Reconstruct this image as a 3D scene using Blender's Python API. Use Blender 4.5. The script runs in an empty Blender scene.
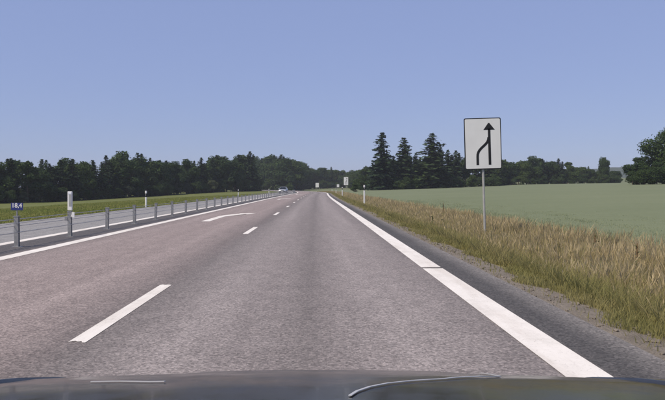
import bpy, bmesh, math, random
import numpy as np
from mathutils import Vector, Matrix

random.seed(7)
RNG = np.random.default_rng(7)
scene = bpy.context.scene
COL = scene.collection
R = math.radians

# ------------------------------------------------------------------ camera
CAM_H, F_PX, VX, VY = 1.2, 657.0, 316.5, 188.0      # photo is 665 x 400, road vanishes at (VX, VY)
cam_d = bpy.data.cameras.new('camera')
cam = bpy.data.objects.new('camera', cam_d)
COL.objects.link(cam)
cam.location = (0, 0, CAM_H)
cam.rotation_euler = (R(90), 0, 0)
cam_d.sensor_width = 36.0
cam_d.lens = 36.0 * F_PX / 665.0
cam_d.shift_x = (332.5 - VX) / 665.0
cam_d.shift_y = (VY - 200.0) / 665.0
cam_d.clip_start = 0.05
cam_d.clip_end = 9000
scene.camera = cam

# ------------------------------------------------------------------ sky, sun, exposure
SUN_EL, SUN_AZ = R(52), R(-125)          # azimuth clockwise from +Y: the sun stands to the left, a little behind
world = bpy.data.worlds.new('World')
scene.world = world
world.use_nodes = True
wn = world.node_tree
bg = wn.nodes['Background']
sky = wn.nodes.new('ShaderNodeTexSky')
sky.sky_type = 'NISHITA'
sky.sun_disc = False
sky.sun_elevation = SUN_EL
sky.sun_rotation = SUN_AZ
sky.altitude = 0
sky.air_density = 1.0
sky.dust_density = 0.3
sky.ozone_density = 3.0
hs = wn.nodes.new('ShaderNodeHueSaturation')
hs.inputs['Hue'].default_value = 0.515
hs.inputs['Saturation'].default_value = 1.0
hs.inputs['Value'].default_value = 1.0
wn.links.new(sky.outputs[0], hs.inputs['Color'])
# thin summer haze evens the sky out to one pale violet blue
veil = wn.nodes.new('ShaderNodeMix')
veil.data_type = 'RGBA'
veil.inputs[0].default_value = 0.72
veil.inputs[7].default_value = (2.85, 3.62, 6.4, 1)
wn.links.new(hs.outputs[0], veil.inputs[6])
wn.links.new(veil.outputs[2], bg.inputs[0])
bg.inputs[1].default_value = 0.105

sun_d = bpy.data.lights.new('sun', 'SUN')
sun_d.energy = 4.2
sun_d.angle = R(0.6)
sun_d.color = (1.0, 0.875, 0.72)
sun = bpy.data.objects.new('sun', sun_d)
COL.objects.link(sun)
sdir = Vector((math.sin(SUN_AZ) * math.cos(SUN_EL), math.cos(SUN_AZ) * math.cos(SUN_EL), math.sin(SUN_EL)))
sun.rotation_euler = sdir.to_track_quat('Z', 'Y').to_euler()
sun.location = (-40, -40, 60)

vs = scene.view_settings
vs.view_transform = 'Standard'
vs.look = 'None'
vs.exposure = 0.0
vs.gamma = 1.0
vs.use_curve_mapping = False

# ------------------------------------------------------------------ helpers
def tag(o, label=None, cat=None, group=None, kind=None):
    if label: o['label'] = label
    if cat: o['category'] = cat
    if group: o['group'] = group
    if kind: o['kind'] = kind
    return o

def empty(name, loc=(0, 0, 0), rz=0.0):
    o = bpy.data.objects.new(name, None)
    o.empty_display_size = 0.2
    COL.objects.link(o)
    o.location = loc
    o.rotation_euler = (0, 0, rz)
    return o

def mesh_obj(name, me, mat=None, parent=None):
    o = bpy.data.objects.new(name, me)
    COL.objects.link(o)
    if mat is not None and not me.materials:
        me.materials.append(mat)
    if parent is not None:
        o.parent = parent
    return o

def pyobj(name, verts, faces, mat=None, parent=None, smooth=False):
    me = bpy.data.meshes.new(name)
    me.from_pydata([tuple(v) for v in verts], [], faces)
    me.update()
    if smooth:
        me.polygons.foreach_set('use_smooth', [True] * len(me.polygons))
    return mesh_obj(name, me, mat, parent)

def bmobj(name, bm, mat=None, parent=None, smooth=False):
    me = bpy.data.meshes.new(name)
    bmesh.ops.recalc_face_normals(bm, faces=bm.faces[:])
    bm.to_mesh(me)
    bm.free()
    if smooth:
        me.polygons.foreach_set('use_smooth', [True] * len(me.polygons))
    return mesh_obj(name, me, mat, parent)

def b_box(bm, c, s, bevel=0.0, rot=None):
    m = Matrix.Diagonal((s[0], s[1], s[2], 1))
    if rot is not None:
        m = rot.to_4x4() @ m
    m = Matrix.Translation(c) @ m
    r = bmesh.ops.create_cube(bm, size=1.0, matrix=m)
    if bevel > 0:
        es = list({e for v in r['verts'] for e in v.link_edges})
        bmesh.ops.bevel(bm, geom=es, offset=bevel, segments=2, affect='EDGES', profile=0.5)

def b_cyl(bm, p0, p1, r0, r1=None, seg=10):
    p0, p1 = Vector(p0), Vector(p1)
    r1 = r0 if r1 is None else r1
    d = p1 - p0
    m = Matrix.Translation((p0 + p1) / 2) @ d.to_track_quat('Z', 'Y').to_matrix().to_4x4()
    bmesh.ops.create_cone(bm, cap_ends=True, segments=seg, radius1=r0, radius2=r1, depth=d.length, matrix=m)

def copy_tree(o, parent=None):
    c = o.copy()
    COL.objects.link(c)
    c.parent = parent
    for ch in o.children:
        copy_tree(ch, c)
    return c

def smooth01(a, b, x):
    t = np.clip((x - a) / (b - a), 0, 1)
    return t * t * (3 - 2 * t)

# ------------------------------------------------------------------ materials
def new_mat(name, rough=0.8, spec=0.3):
    m = bpy.data.materials.new(name)
    m.use_nodes = True
    nt = m.node_tree
    p = nt.nodes['Principled BSDF']
    p.inputs['Roughness'].default_value = rough
    p.inputs['Specular IOR Level'].default_value = spec
    return m, nt, p

def N(nt, typ, **kw):
    n = nt.nodes.new(typ)
    for k, v in kw.items():
        if hasattr(n, k):
            setattr(n, k, v)
        else:
            n.inputs[k].default_value = v
    return n

def ramp(nt, stops, interp='LINEAR'):
    n = nt.nodes.new('ShaderNodeValToRGB')
    cr = n.color_ramp
    cr.interpolation = interp
    while len(cr.elements) > 1:
        cr.elements.remove(cr.elements[-1])
    cr.elements[0].position = stops[0][0]
    cr.elements[0].color = (*stops[0][1], 1)
    for pos, c in stops[1:]:
        e = cr.elements.new(pos)
        e.color = (*c, 1)
    return n

def mixc(nt, fac, a, b, mode='MIX'):
    n = nt.nodes.new('ShaderNodeMix')
    n.data_type = 'RGBA'
    n.blend_type = mode
    for sock, v in ((0, fac), (6, a), (7, b)):
        if hasattr(v, 'is_output') or isinstance(v, bpy.types.NodeSocket):
            nt.links.new(v, n.inputs[sock])
        elif sock == 0:
            n.inputs[0].default_value = v
        else:
            n.inputs[sock].default_value = (*v, 1)
    return n.outputs[2]

def noise(nt, vec, scale, detail=4, rough=0.6):
    n = N(nt, 'ShaderNodeTexNoise')
    n.inputs['Scale'].default_value = scale
    n.inputs['Detail'].default_value = detail
    n.inputs['Roughness'].default_value = rough
    if vec is not None:
        nt.links.new(vec, n.inputs['Vector'])
    return n.outputs['Fac']

def mapping(nt, vec, scale=(1, 1, 1), loc=(0, 0, 0)):
    n = nt.nodes.new('ShaderNodeMapping')
    n.inputs['Scale'].default_value = scale
    n.inputs['Location'].default_value = loc
    nt.links.new(vec, n.inputs['Vector'])
    return n.outputs[0]

def bump(nt, h, p, strength=0.3, dist=0.01):
    n = nt.nodes.new('ShaderNodeBump')
    n.inputs['Strength'].default_value = strength
    n.inputs['Distance'].default_value = dist
    nt.links.new(h, n.inputs['Height'])
    nt.links.new(n.outputs[0], p.inputs['Normal'])

def coord(nt, kind='Object'):
    return nt.nodes.new('ShaderNodeTexCoord').outputs[kind]

def plain(name, colour, rough=0.6, spec=0.4, metal=0.0, var=0.12, scale=8.0):
    m, nt, p = new_mat(name, rough, spec)
    p.inputs['Metallic'].default_value = metal
    f = noise(nt, coord(nt), scale, 5)
    lo = tuple(c * (1 - var) for c in colour)
    hi = tuple(min(1, c * (1 + var)) for c in colour)
    r = ramp(nt, [(0.3, lo), (0.7, hi)])
    nt.links.new(f, r.inputs[0])
    nt.links.new(r.outputs[0], p.inputs['Base Color'])
    return m

def mat_asphalt():
    m, nt, p = new_mat('asphalt', 0.88, 0.25)
    uv = N(nt, 'ShaderNodeUVMap', uv_map='road')
    sep = nt.nodes.new('ShaderNodeSeparateXYZ')
    nt.links.new(uv.outputs[0], sep.inputs[0])
    w = noise(nt, mapping(nt, uv.outputs[0], (1.5, 0.35, 1)), 1.0, 3)
    wob = N(nt, 'ShaderNodeMath', operation='MULTIPLY_ADD')
    nt.links.new(w, wob.inputs[0])
    wob.inputs[1].default_value = 0.25
    nt.links.new(sep.outputs[0], wob.inputs[2])
    mr = N(nt, 'ShaderNodeMapRange')
    nt.links.new(wob.outputs[0], mr.inputs[0])
    U0, U1 = -11.0, 3.0
    mr.inputs[1].default_value = U0 + 0.125
    mr.inputs[2].default_value = U1 + 0.125
    q = lambda u: (u - U0) / (U1 - U0)
    pink, pinkd, pinkl = (.285, .238, .220), (.235, .200, .186), (.300, .252, .234)
    grey, greyd, greyl = (.238, .213, .202), (.198, .178, .168), (.280, .251, .238)
    opp, dark = (.265, .263, .255), (.090, .086, .083)
    st = [(-10.6, (.13, .125, .12)), (-10.2, opp), (-9.3, (.285, .28, .27)), (-8.4, opp), (-7.3, (.285, .28, .27)),
          (-6.75, opp), (-6.5, (.105, .10, .10)), (-5.6, (.115, .108, .108)), (-5.4, pinkd), (-4.6, pinkl), (-3.6, pink),
          (-2.75, pinkl), (-2.25, pinkd), (-1.95, (.19, .165, .155)), (-1.7, greyd), (-1.1, greyl), (-0.55, grey), (-0.1, greyd),
          (0.45, greyl), (0.95, greyl), (1.35, grey), (1.6, greyd), (1.9, dark), (2.1, dark), (2.42, (.19, .178, .165))]
    rp = ramp(nt, [(q(u), c) for u, c in st])
    nt.links.new(mr.outputs[0], rp.inputs[0])
    # long streaks and patches of wear
    s1 = noise(nt, mapping(nt, uv.outputs[0], (2.2, 0.06, 1)), 1.0, 5)
    r1 = ramp(nt, [(0.25, (.86, .86, .86)), (0.75, (1.10, 1.10, 1.10))])
    nt.links.new(s1, r1.inputs[0])
    c = mixc(nt, 1.0, rp.outputs[0], r1.outputs[0], 'MULTIPLY')
    s2 = noise(nt, mapping(nt, uv.outputs[0], (1.4, 0.8, 1), (3, 8, 0)), 2.6, 7, 0.7)
    r2 = ramp(nt, [(0.3, (.84, .84, .84)), (0.7, (1.10, 1.10, 1.10))])
    nt.links.new(s2, r2.inputs[0])
    c = mixc(nt, 1.0, c, r2.outputs[0], 'MULTIPLY')
    # stones in the wearing course
    vo = N(nt, 'ShaderNodeTexVoronoi')
    vo.inputs['Scale'].default_value = 62
    nt.links.new(uv.outputs[0], vo.inputs['Vector'])
    bw = nt.nodes.new('ShaderNodeSeparateColor')
    nt.links.new(vo.outputs['Color'], bw.inputs[0])
    r3 = ramp(nt, [(0.0, (.50, .50, .50)), (0.35, (.87, .87, .87)), (0.7, (1.08, 1.08, 1.08)), (1.0, (1.55, 1.52, 1.50))])
    nt.links.new(bw.outputs[0], r3.inputs[0])
    c = mixc(nt, 0.85, c, r3.outputs[0], 'MULTIPLY')
    n4 = noise(nt, uv.outputs[0], 48, 3)
    r4 = ramp(nt, [(0.3, (.72, .72, .72)), (0.7, (1.25, 1.25, 1.25))])
    nt.links.new(n4, r4.inputs[0])
    c = mixc(nt, 0.5, c, r4.outputs[0], 'MULTIPLY')
    nt.links.new(c, p.inputs['Base Color'])
    bump(nt, vo.outputs['Distance'], p, 0.35, 0.006)
    return m

def mat_paint():
    m, nt, p = new_mat('road_paint', 0.75, 0.3)
    co = coord(nt)
    f = noise(nt, co, 2.2, 6, 0.7)
    r = ramp(nt, [(0.25, (.62, .59, .53)), (0.5, (.76, .725, .66)), (0.8, (.82, .785, .72))])
    nt.links.new(f, r.inputs[0])
    g = noise(nt, co, 55, 3, 0.7)
    r2 = ramp(nt, [(0.27, (.30, .28, .27)), (0.40, (1, 1, 1))])
    nt.links.new(g, r2.inputs[0])
    c = mixc(nt, 0.75, r.outputs[0], r2.outputs[0], 'MULTIPLY')
    tm_ = noise(nt, mapping(nt, co, (3.0, 0.35, 1)), 1.0, 6, 0.7)
    r5 = ramp(nt, [(0.33, (.84, .82, .80)), (0.55, (1, 1, 1))])
    nt.links.new(tm_, r5.inputs[0])
    c = mixc(nt, 1.0, c, r5.outputs[0], 'MULTIPLY')
    nt.links.new(c, p.inputs['Base Color'])
    bump(nt, g, p, 0.2, 0.003)
    return m

def mat_ground(name, stops, s1, s2, strength=0.5):
    m, nt, p = new_mat(name, 0.95, 0.1)
    co = coord(nt)
    a = noise(nt, co, s1, 6, 0.65)
    b = noise(nt, co, s2, 4, 0.6)
    ad = N(nt, 'ShaderNodeMath', operation='MULTIPLY_ADD')
    nt.links.new(a, ad.inputs[0])
    ad.inputs[1].default_value = 0.6
    sc = N(nt, 'ShaderNodeMath', operation='MULTIPLY')
    nt.links.new(b, sc.inputs[0])
    sc.inputs[1].default_value = 0.4
    nt.links.new(sc.outputs[0], ad.inputs[2])
    r = ramp(nt, stops)
    nt.links.new(ad.outputs[0], r.inputs[0])
    nt.links.new(r.outputs[0], p.inputs['Base Color'])
    bump(nt, b, p, strength, 0.05)
    return m

def mat_blades(name, trans=0.42):
    m = bpy.data.materials.new(name)
    m.use_nodes = True
    nt = m.node_tree
    p = nt.nodes['Principled BSDF']
    p.inputs['Roughness'].default_value = 0.7
    p.inputs['Specular IOR Level'].default_value = 0.15
    at = N(nt, 'ShaderNodeAttribute', attribute_name='Col')
    nt.links.new(at.outputs['Color'], p.inputs['Base Color'])
    tr = nt.nodes.new('ShaderNodeBsdfTranslucent')
    nt.links.new(at.outputs['Color'], tr.inputs[0])
    mx = nt.nodes.new('ShaderNodeMixShader')
    mx.inputs[0].default_value = trans
    nt.links.new(p.outputs[0], mx.inputs[1])
    nt.links.new(tr.outputs[0], mx.inputs[2])
    nt.links.new(mx.outputs[0], nt.nodes['Material Output'].inputs[0])
    return m

def mat_foliage(name, a, b, trans=0.25):
    m = bpy.data.materials.new(name)
    m.use_nodes = True
    nt = m.node_tree
    p = nt.nodes['Principled BSDF']
    p.inputs['Roughness'].default_value = 0.75
    p.inputs['Specular IOR Level'].default_value = 0.12
    at = N(nt, 'ShaderNodeAttribute', attribute_name='Col')
    sepc = nt.nodes.new('ShaderNodeSeparateColor')
    nt.links.new(at.outputs['Color'], sepc.inputs[0])
    c = mixc(nt, sepc.outputs[0], a, b)
    oi = nt.nodes.new('ShaderNodeObjectInfo')
    r = ramp(nt, [(0.0, (.72, .78, .80)), (0.5, (1, 1, 1)), (1.0, (1.32, 1.22, .95))])
    nt.links.new(oi.outputs['Random'], r.inputs[0])
    c = mixc(nt, 1.0, c, r.outputs[0], 'MULTIPLY')
    nt.links.new(c, p.inputs['Base Color'])
    tr = nt.nodes.new('ShaderNodeBsdfTranslucent')
    nt.links.new(c, tr.inputs[0])
    mx = nt.nodes.new('ShaderNodeMixShader')
    mx.inputs[0].default_value = trans
    nt.links.new(p.outputs[0], mx.inputs[1])
    nt.links.new(tr.outputs[0], mx.inputs[2])
    nt.links.new(mx.outputs[0], nt.nodes['Material Output'].inputs[0])
    return m

M = {}
M['asphalt'] = mat_asphalt()
M['paint'] = mat_paint()
M['gravel'] = mat_ground('gravel', [(0.3, (.15, .13, .10)), (0.5, (.24, .21, .17)), (0.7, (.33, .29, .24))], 3, 38, 0.8)
M['verge'] = mat_ground('verge_soil', [(0.3, (.16, .16, .065)), (0.5, (.24, .215, .10)), (0.7, (.32, .265, .14))], 0.9, 9)
M['meadow'] = mat_ground('meadow', [(0.3, (.100, .120, .035)), (0.5, (.128, .145, .045)), (0.72, (.170, .170, .063))], 0.12, 2.2)
M['field'] = mat_ground('field_soil', [(0.3, (.12, .14, .07)), (0.7, (.17, .19, .10))], 0.05, 2)
M['bed'] = plain('road_bed', (.12, .11, .10), 0.95)
M['crop'] = mat_ground('crop_canopy', [(0.3, (.140, .165, .092)), (0.5, (.164, .190, .110)), (0.7, (.190, .212, .126))], 0.06, 3.5, 0.6)
M['blades'] = mat_blades('grass_blades')
M['spruce'] = mat_foliage('spruce_needles', (.018, .033, .017), (.045, .074, .030), 0.12)
M['leaf'] = mat_foliage('broadleaf_leaves', (.028, .054, .020), (.078, .118, .036), 0.28)
M['leafgrey'] = mat_foliage('willow_leaves', (.050, .072, .042), (.115, .140, .080), 0.28)
M['bark'] = plain('bark', (.10, .075, .055), 0.95, 0.1, var=0.4, scale=4)
M['steel'] = plain('galvanised_steel', (.30, .30, .295), 0.5, 0.5, 0.55, 0.2, 14)
M['wire'] = plain('steel_wire', (.42, .42, .42), 0.5, 0.5, 0.6)
M['white'] = plain('white_plastic', (.74, .74, .71), 0.5, 0.4, var=0.06, scale=5)
M['signwhite'] = plain('reflective_sheet', (.70, .715, .68), 0.45, 0.4, var=0.04, scale=3)
M['black'] = plain('black_film', (.012, .012, .012), 0.5, 0.4)
M['blue'] = plain('blue_film', (.025, .035, .16), 0.5, 0.4)
M['greyfilm'] = plain('grey_film', (.33, .34, .33), 0.45, 0.4)
M['rubber'] = plain('rubber', (.018, .018, .019), 0.85, 0.2)
M['silver'] = plain('silver_paint', (.55, .57, .58), 0.3, 0.5, 0.5, 0.03)
M['lamp'] = plain('lamp_glass', (.75, .77, .78), 0.12, 0.6, 0.1)
M['pole'] = plain('grey_pole', (.40, .40, .37), 0.55, 0.4, 0.3, 0.12, 6)
M['hillwood'] = mat_ground('hill_wood', [(0.3, (.022, .036, .022)), (0.7, (.05, .07, .035))], 0.05, 0.4, 1.0)
gm, gnt, gp = new_mat('window_glass', 0.05, 0.5)
gp.inputs['Base Color'].default_value = (.012, .015, .018, 1)
M['glass'] = gm
def mat_carpaint():
    m, nt, p = new_mat('dark_car_paint', 0.38, 0.22)
    f = noise(nt, coord(nt), 400, 2)
    r = ramp(nt, [(0.35, (.016, .016, .017)), (0.65, (.024, .024, .025))])
    nt.links.new(f, r.inputs[0])
    nt.links.new(r.outputs[0], p.inputs['Base Color'])
    d = noise(nt, coord(nt), 9, 6, 0.7)
    r2 = ramp(nt, [(0.3, (.10, .10, .10)), (0.7, (.26, .26, .26))])
    nt.links.new(d, r2.inputs[0])
    nt.links.new(r2.outputs[0], p.inputs['Roughness'])
    p.inputs['Coat Weight'].default_value = 0.15
    p.inputs['Coat Roughness'].default_value = 0.06
    return m
M['carpaint'] = mat_carpaint()

# ------------------------------------------------------------------ shape of the place
Y_GRID = np.concatenate([np.arange(-30, 20, 2.0), np.arange(20, 120, 4.0), np.arange(120, 460, 8.0),
                         np.arange(460, 800, 40.0), np.array([800, 1000, 1300, 1700, 2300, 3200, 4500])])
def shift(y):
    """sideways drift of the road: a hair to the right, then a long bend to the left"""
    y = np.asarray(y, float)
    a = np.clip(y - 60, 0, 80)
    s = 1e-4 * a * a + np.clip(y - 140, 0, None) * 0.016
    b = np.clip(y - 140, 0, 270)
    s = s - 0.65e-3 * b * b - np.clip(y - 410, 0, None) * 0.351
    return s

def zground(u, y):
    u = np.asarray(u, float); y = np.asarray(y, float)
    d = np.clip(-u - 10.8, 0, None)
    zl = -np.clip(d * 0.045, 0, 2.5) * (1 - 0.75 * smooth01(170, 290, y)) - 0.06
    zr = np.interp(u, [2.4, 2.8, 3.35, 4.6, 5.6, 6.4, 8], [-0.05, -0.07, -0.16, -0.42, -0.46, -0.50, -0.55])
    rise = 0.031 * (np.clip(u, 8, 95) - 8) + 8.5 * smooth01(330, 620, y) * smooth01(95, 190, u)
    return np.where(u < 0, zl, zr + rise)

CROP_H = 0.62
def pix(x, y_dist):
    return (x - VX) / F_PX * y_dist
def zpix(py, y_dist):
    return CAM_H - (py - VY) / F_PX * y_dist

def strip_sheet(name, us, ys, zfun, mats, matidx, uv=False, parent=None):
    us = np.asarray(us, float); ys = np.asarray(ys, float)
    UU, YY = np.meshgrid(us, ys)
    ZZ = zfun(UU, YY)
    XX = UU + shift(YY)
    V = np.stack([XX, YY, ZZ], -1).reshape(-1, 3)
    nu, ny = len(us), len(ys)
    faces, idx = [], []
    for j in range(ny - 1):
        for i in range(nu - 1):
            a = j * nu + i
            faces.append((a, a + 1, a + nu + 1, a + nu))
            idx.append(matidx(0.5 * (us[i] + us[i + 1])))
    me = bpy.data.meshes.new(name)
    me.from_pydata(V.tolist(), [], faces)
    for m in mats: me.materials.append(m)
    me.polygons.foreach_set('material_index', idx)
    me.polygons.foreach_set('use_smooth', [True] * len(faces))
    if uv:
        l = me.uv_layers.new(name='road')
        vi = np.empty(len(me.loops), int)
        me.loops.foreach_get('vertex_index', vi)
        uvs = np.stack([UU.reshape(-1)[vi], YY.reshape(-1)[vi]], -1)
        l.data.foreach_set('uv', uvs.reshape(-1))
    me.update()
    return mesh_obj(name, me, None, parent)

us = [-3500, -2000, -1000, -500, -250, -150, -100, -70, -50, -35, -25, -18, -14, -12, -10.9, -10.45, -6, 0, 2.25, 2.42, 2.6, 2.8,
      3.05, 3.7, 4.2, 4.7, 5.2, 5.8, 6.4, 7.2, 9, 12, 18, 26, 40, 60, 80, 95, 120, 150, 190, 260, 400, 700, 1200, 2200, 3500]
def gidx(u):
    if u < -10.45: return 0
    if u < 2.25: return 1
    if u < 3.05: return 2
    if u < 6.4: return 3
    return 4
ground = strip_sheet('ground', us, Y_GRID, zground, [M['meadow'], M['bed'], M['gravel'], M['verge'], M['field']], gidx)
tag(ground, kind='structure')

road = strip_sheet('road', [-10.6, -9.4, -8.2, -7, -6, -5, -4, -3, -2, -1, 0, 1, 2, 2.42], Y_GRID,
                   lambda u, y: np.zeros_like(u), [M['asphalt']], lambda u: 0, uv=True)
tag(road, kind='structure')

def ys_between(a, b):
    g = [y for y in Y_GRID if a < y < b]
    return [a] + g + [b]

def line(name, u0, u1, y0, y1, jag=0.0):
    ys = ys_between(y0, y1)
    us_ = np.linspace(u0, u1, 7) if jag else np.array([u0, u1])
    v, f = [], []
    for j, y in enumerate(ys):
        for u in us_:
            yy = y
            if jag and j in (0, len(ys) - 1):
                yy += random.uniform(-jag, jag)
            v.append((u + float(shift(yy)), yy, 0.004))
    n = len(us_)
    for j in range(len(ys) - 1):
        for i in range(n - 1):
            a = j * n + i
            f.append((a, a + 1, a + n + 1, a + n))
    return pyobj(name, v, f, M['paint'], road)

line('edge_line', 1.58, 1.88, -10, 9.78, 0.01)
line('edge_line', 1.58, 1.88, 9.93, 420, 0.01)
line('edge_line', -5.50, -5.22, -10, 420)
line('edge_line', -6.84, -6.58, -10, 420)
line('edge_line', -10.35, -10.15, -10, 420)
for k in range(30):
    y0 = 5.13 + 12 * k
    d = line('lane_dash', -1.93, -1.79, y0, y0 + 3.0, 0.05 if k < 3 else 0.0)
def merge_arrow(y0, u0, L=7.8):
    """bent arrow: a straight shaft, then a slanted head that points to the right-hand lane"""
    w = 0.15
    pts = [(u0 - w, 0), (u0 + w, 0), (u0 + w, L * .50), (u0 + w + .12, L * .60), (u0 + .76, L * .83), (u0 + .84, L * .80),
           (u0 + 1.12, L), (u0 + .34, L * .955), (u0 + .46, L * .895), (u0 - w + .12, L * .70), (u0 - w, L * .58)]
    v = [(u + float(shift(y0 + y)), y0 + y, 0.0045) for u, y in pts]
    me = bpy.data.meshes.new('merge_arrow')
    bm = bmesh.new()
    bm.faces.new([bm.verts.new(p) for p in v])
    bmesh.ops.triangulate(bm, faces=bm.faces[:])
    return bmobj('merge_arrow', bm, M['paint'], road)
for y0 in (23.6, 68.0, 118.0):
    merge_arrow(y0, -4.0)

# the crop: a closed canopy with a step down to the soil at its edge
ys_f = np.concatenate([np.arange(-20, 40, 1.5), np.arange(40, 130, 4.0), np.arange(130, 275, 9.0)])
us_f = np.concatenate([[6.3, 6.42, 6.6], np.arange(7, 14, 0.5), np.arange(14, 30, 1.2), np.arange(30, 200, 6.0)])
def zcrop(u, y):
    z = zground(u, y) + CROP_H + 0.015 * np.sin(u * 2.1 + 0.6 * y) * np.sin(y * 0.9 - u) + RNG.normal(0, 0.010, u.shape)
    return np.where(u < 6.35, zground(u, y) + 0.02, np.where(u < 6.5, z - 0.22, z))
crop = strip_sheet('crop_field', us_f, ys_f, zcrop, [M['crop']], lambda u: 0)
tag(crop, 'pale green cereal crop filling the field beyond the verge', 'crop', kind='stuff')

# wooded ridge far away
def ridge(name, y0, x0, x1, ztop, depth, mat):
    v, f = [], []
    n, m = 90, 8
    for i in range(n + 1):
        t = i / n
        x = x0 + (x1 - x0) * t
        env = math.sin(math.pi * t) ** 0.6
        h = ztop * env * (0.92 + 0.05 * math.sin(t * 21) + 0.04 * math.sin(t * 47 + 1))
        for j in range(m + 1):
            s = j / m
            v.append((x, y0 + depth * s, -6 + (h + 6) * math.sin(math.pi * min(s * 0.98 + 0.01, 1)) ** 0.8
                      + random.uniform(-1.2, 1.2) * (1 if 0 < j < m else 0)))
    for i in range(n):
        for j in range(m):
            a = i * (m + 1) + j
            f.append((a, a + m + 1, a + m + 2, a + 1))
    o = pyobj(name, v, f, mat)
    return tag(o, kind='structure')
ridge('hills', 1250, 120, 1500, 50, 420, M['hillwood'])

# ------------------------------------------------------------------ grass
def build_blades(name, P, H, W, lean, C, mat, heads=None):
    n = len(P)
    ang = RNG.uniform(0, 2 * np.pi, n)
    d = np.stack([np.cos(ang), np.sin(ang), np.zeros(n)], -1)
    la = RNG.uniform(0, 2 * np.pi, n)
    ld = np.stack([np.cos(la), np.sin(la), np.zeros(n)], -1)
    up = np.array([0, 0, 1.0])
    Hc = H[:, None]; Wc = W[:, None]; L = (lean * H)[:, None]
    base = P
    mid = P + up * Hc * 0.55 + ld * L * 0.35
    tip = P + up * Hc + ld * L
    if heads is None:
        V = np.stack([base - d * Wc, base + d * Wc, mid - d * Wc * .75, mid + d * Wc * .75, tip], 1)
        k = 5
        fl = np.array([0, 1, 3, 2, 2, 3, 4]); sizes = [4, 3]
        tip_tone = np.array([.62, .62, .95, .95, 1.12])
    else:
        neck = P + up * Hc * 0.72 + ld * L * 0.55
        wid = P + up * Hc * 0.84 + ld * L * 0.75
        hw = heads[:, None]
        V = np.stack([base - d * Wc, base + d * Wc, neck - d * Wc * .7, neck + d * Wc * .7, wid - d * hw, wid + d * hw, tip], 1)
        k = 7
        fl = np.array([0, 1, 3, 2, 2, 3, 5, 4, 4, 5, 6]); sizes = [4, 4, 3]
        tip_tone = np.array([.7, .7, .95, .95, 1.1, 1.1, 1.1])
    me = bpy.data.meshes.new(name)
    me.vertices.add(n * k)
    me.vertices.foreach_set('co', V.reshape(-1))
    loops = (fl[None, :] + (np.arange(n) * k)[:, None]).reshape(-1)
    me.loops.add(len(loops))
    me.loops.foreach_set('vertex_index', loops)
    sz = np.tile(sizes, n)
    st = np.concatenate([[0], np.cumsum(sz)[:-1]])
    me.polygons.add(len(sz))
    me.polygons.foreach_set('loop_start', st)
    me.polygons.foreach_set('loop_total', sz)
    me.update(calc_edges=True)
    ca = me.attributes.new('Col', 'FLOAT_COLOR', 'POINT')
    # blade colour runs a little paler from base to tip
    cc = np.ones((n, k, 4))
    cc[:, :, :3] = C[:, None, :] * (0.85 + 0.15 * tip_tone[None, :, None])
    ca.data.foreach_set('color', cc.reshape(-1))
    return mesh_obj(name, me, mat)

def scatter(u0, u1, bands):
    """bands: (y0, y1, blades per square metre)"""
    us_, ys_ = [], []
    for y0, y1, den in bands:
        n = int((u1 - u0) * (y1 - y0) * den)
        us_.append(RNG.uniform(u0, u1, n)); ys_.append(RNG.uniform(y0, y1, n))
    return np.concatenate(us_), np.concatenate(ys_)

def patchy(u, y, s, seed=0.0):
    """cheap smooth value noise 0..1 for clumping"""
    a = np.sin(u * 1.7 * s + seed) * np.sin(y * 1.3 * s + 1.7 * seed) + np.sin((u + y) * 0.83 * s + 2.1 + seed) + \
        np.sin((u * 0.6 - y) * 2.3 * s + seed * 3)
    return np.clip(0.5 + a / 5.0, 0, 1)

def at_ground(u, y, dz=0.0):
    return np.stack([u + shift(y), y, zground(u, y) + dz], -1)

def lerp_col(a, b, t):
    a = np.array(a); b = np.array(b)
    return a[None, :] * (1 - t[:, None]) + b[None, :] * t[:, None]

GREEN, OLIVE, STRAW, STRAWD = (.262, .250, .092), (.350, .312, .140), (.520, .430, .255), (.385, .310, .165)
# (a) low green growth beside the gravel
u, y = scatter(2.55, 4.4, [(4, 12, 1900), (12, 30, 1300), (30, 80, 330), (80, 200, 70)])
edge = 2.95 + 0.14 * np.sin(y * 1.9) + 0.12 * np.sin(y * 4.7 + 1) + 0.1 * np.sin(y * 0.63)
keep = (u > edge) | (RNG.random(len(u)) < 0.05)
u, y = u[keep], y[keep]
t = np.clip(patchy(u, y, 1.4) * 0.9 + RNG.normal(0, .22, len(u)), 0, 1)
grow = np.clip((u - 2.8) / 0.9, 0.1, 1)
H = RNG.uniform(.07, .22, len(u)) * (0.5 + 0.8 * grow) * (1 + 0.002 * y)
W = RNG.uniform(.0018, .0042, len(u)) * (1 + y / 12)
tag(build_blades('verge_grass', at_ground(u, y, -.02), H, W, RNG.uniform(.1, .8, len(u)), lerp_col(GREEN, OLIVE, t), M['blades']),
    'low green grass growing along the gravel edge of the road', 'grass', kind='stuff')
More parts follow.
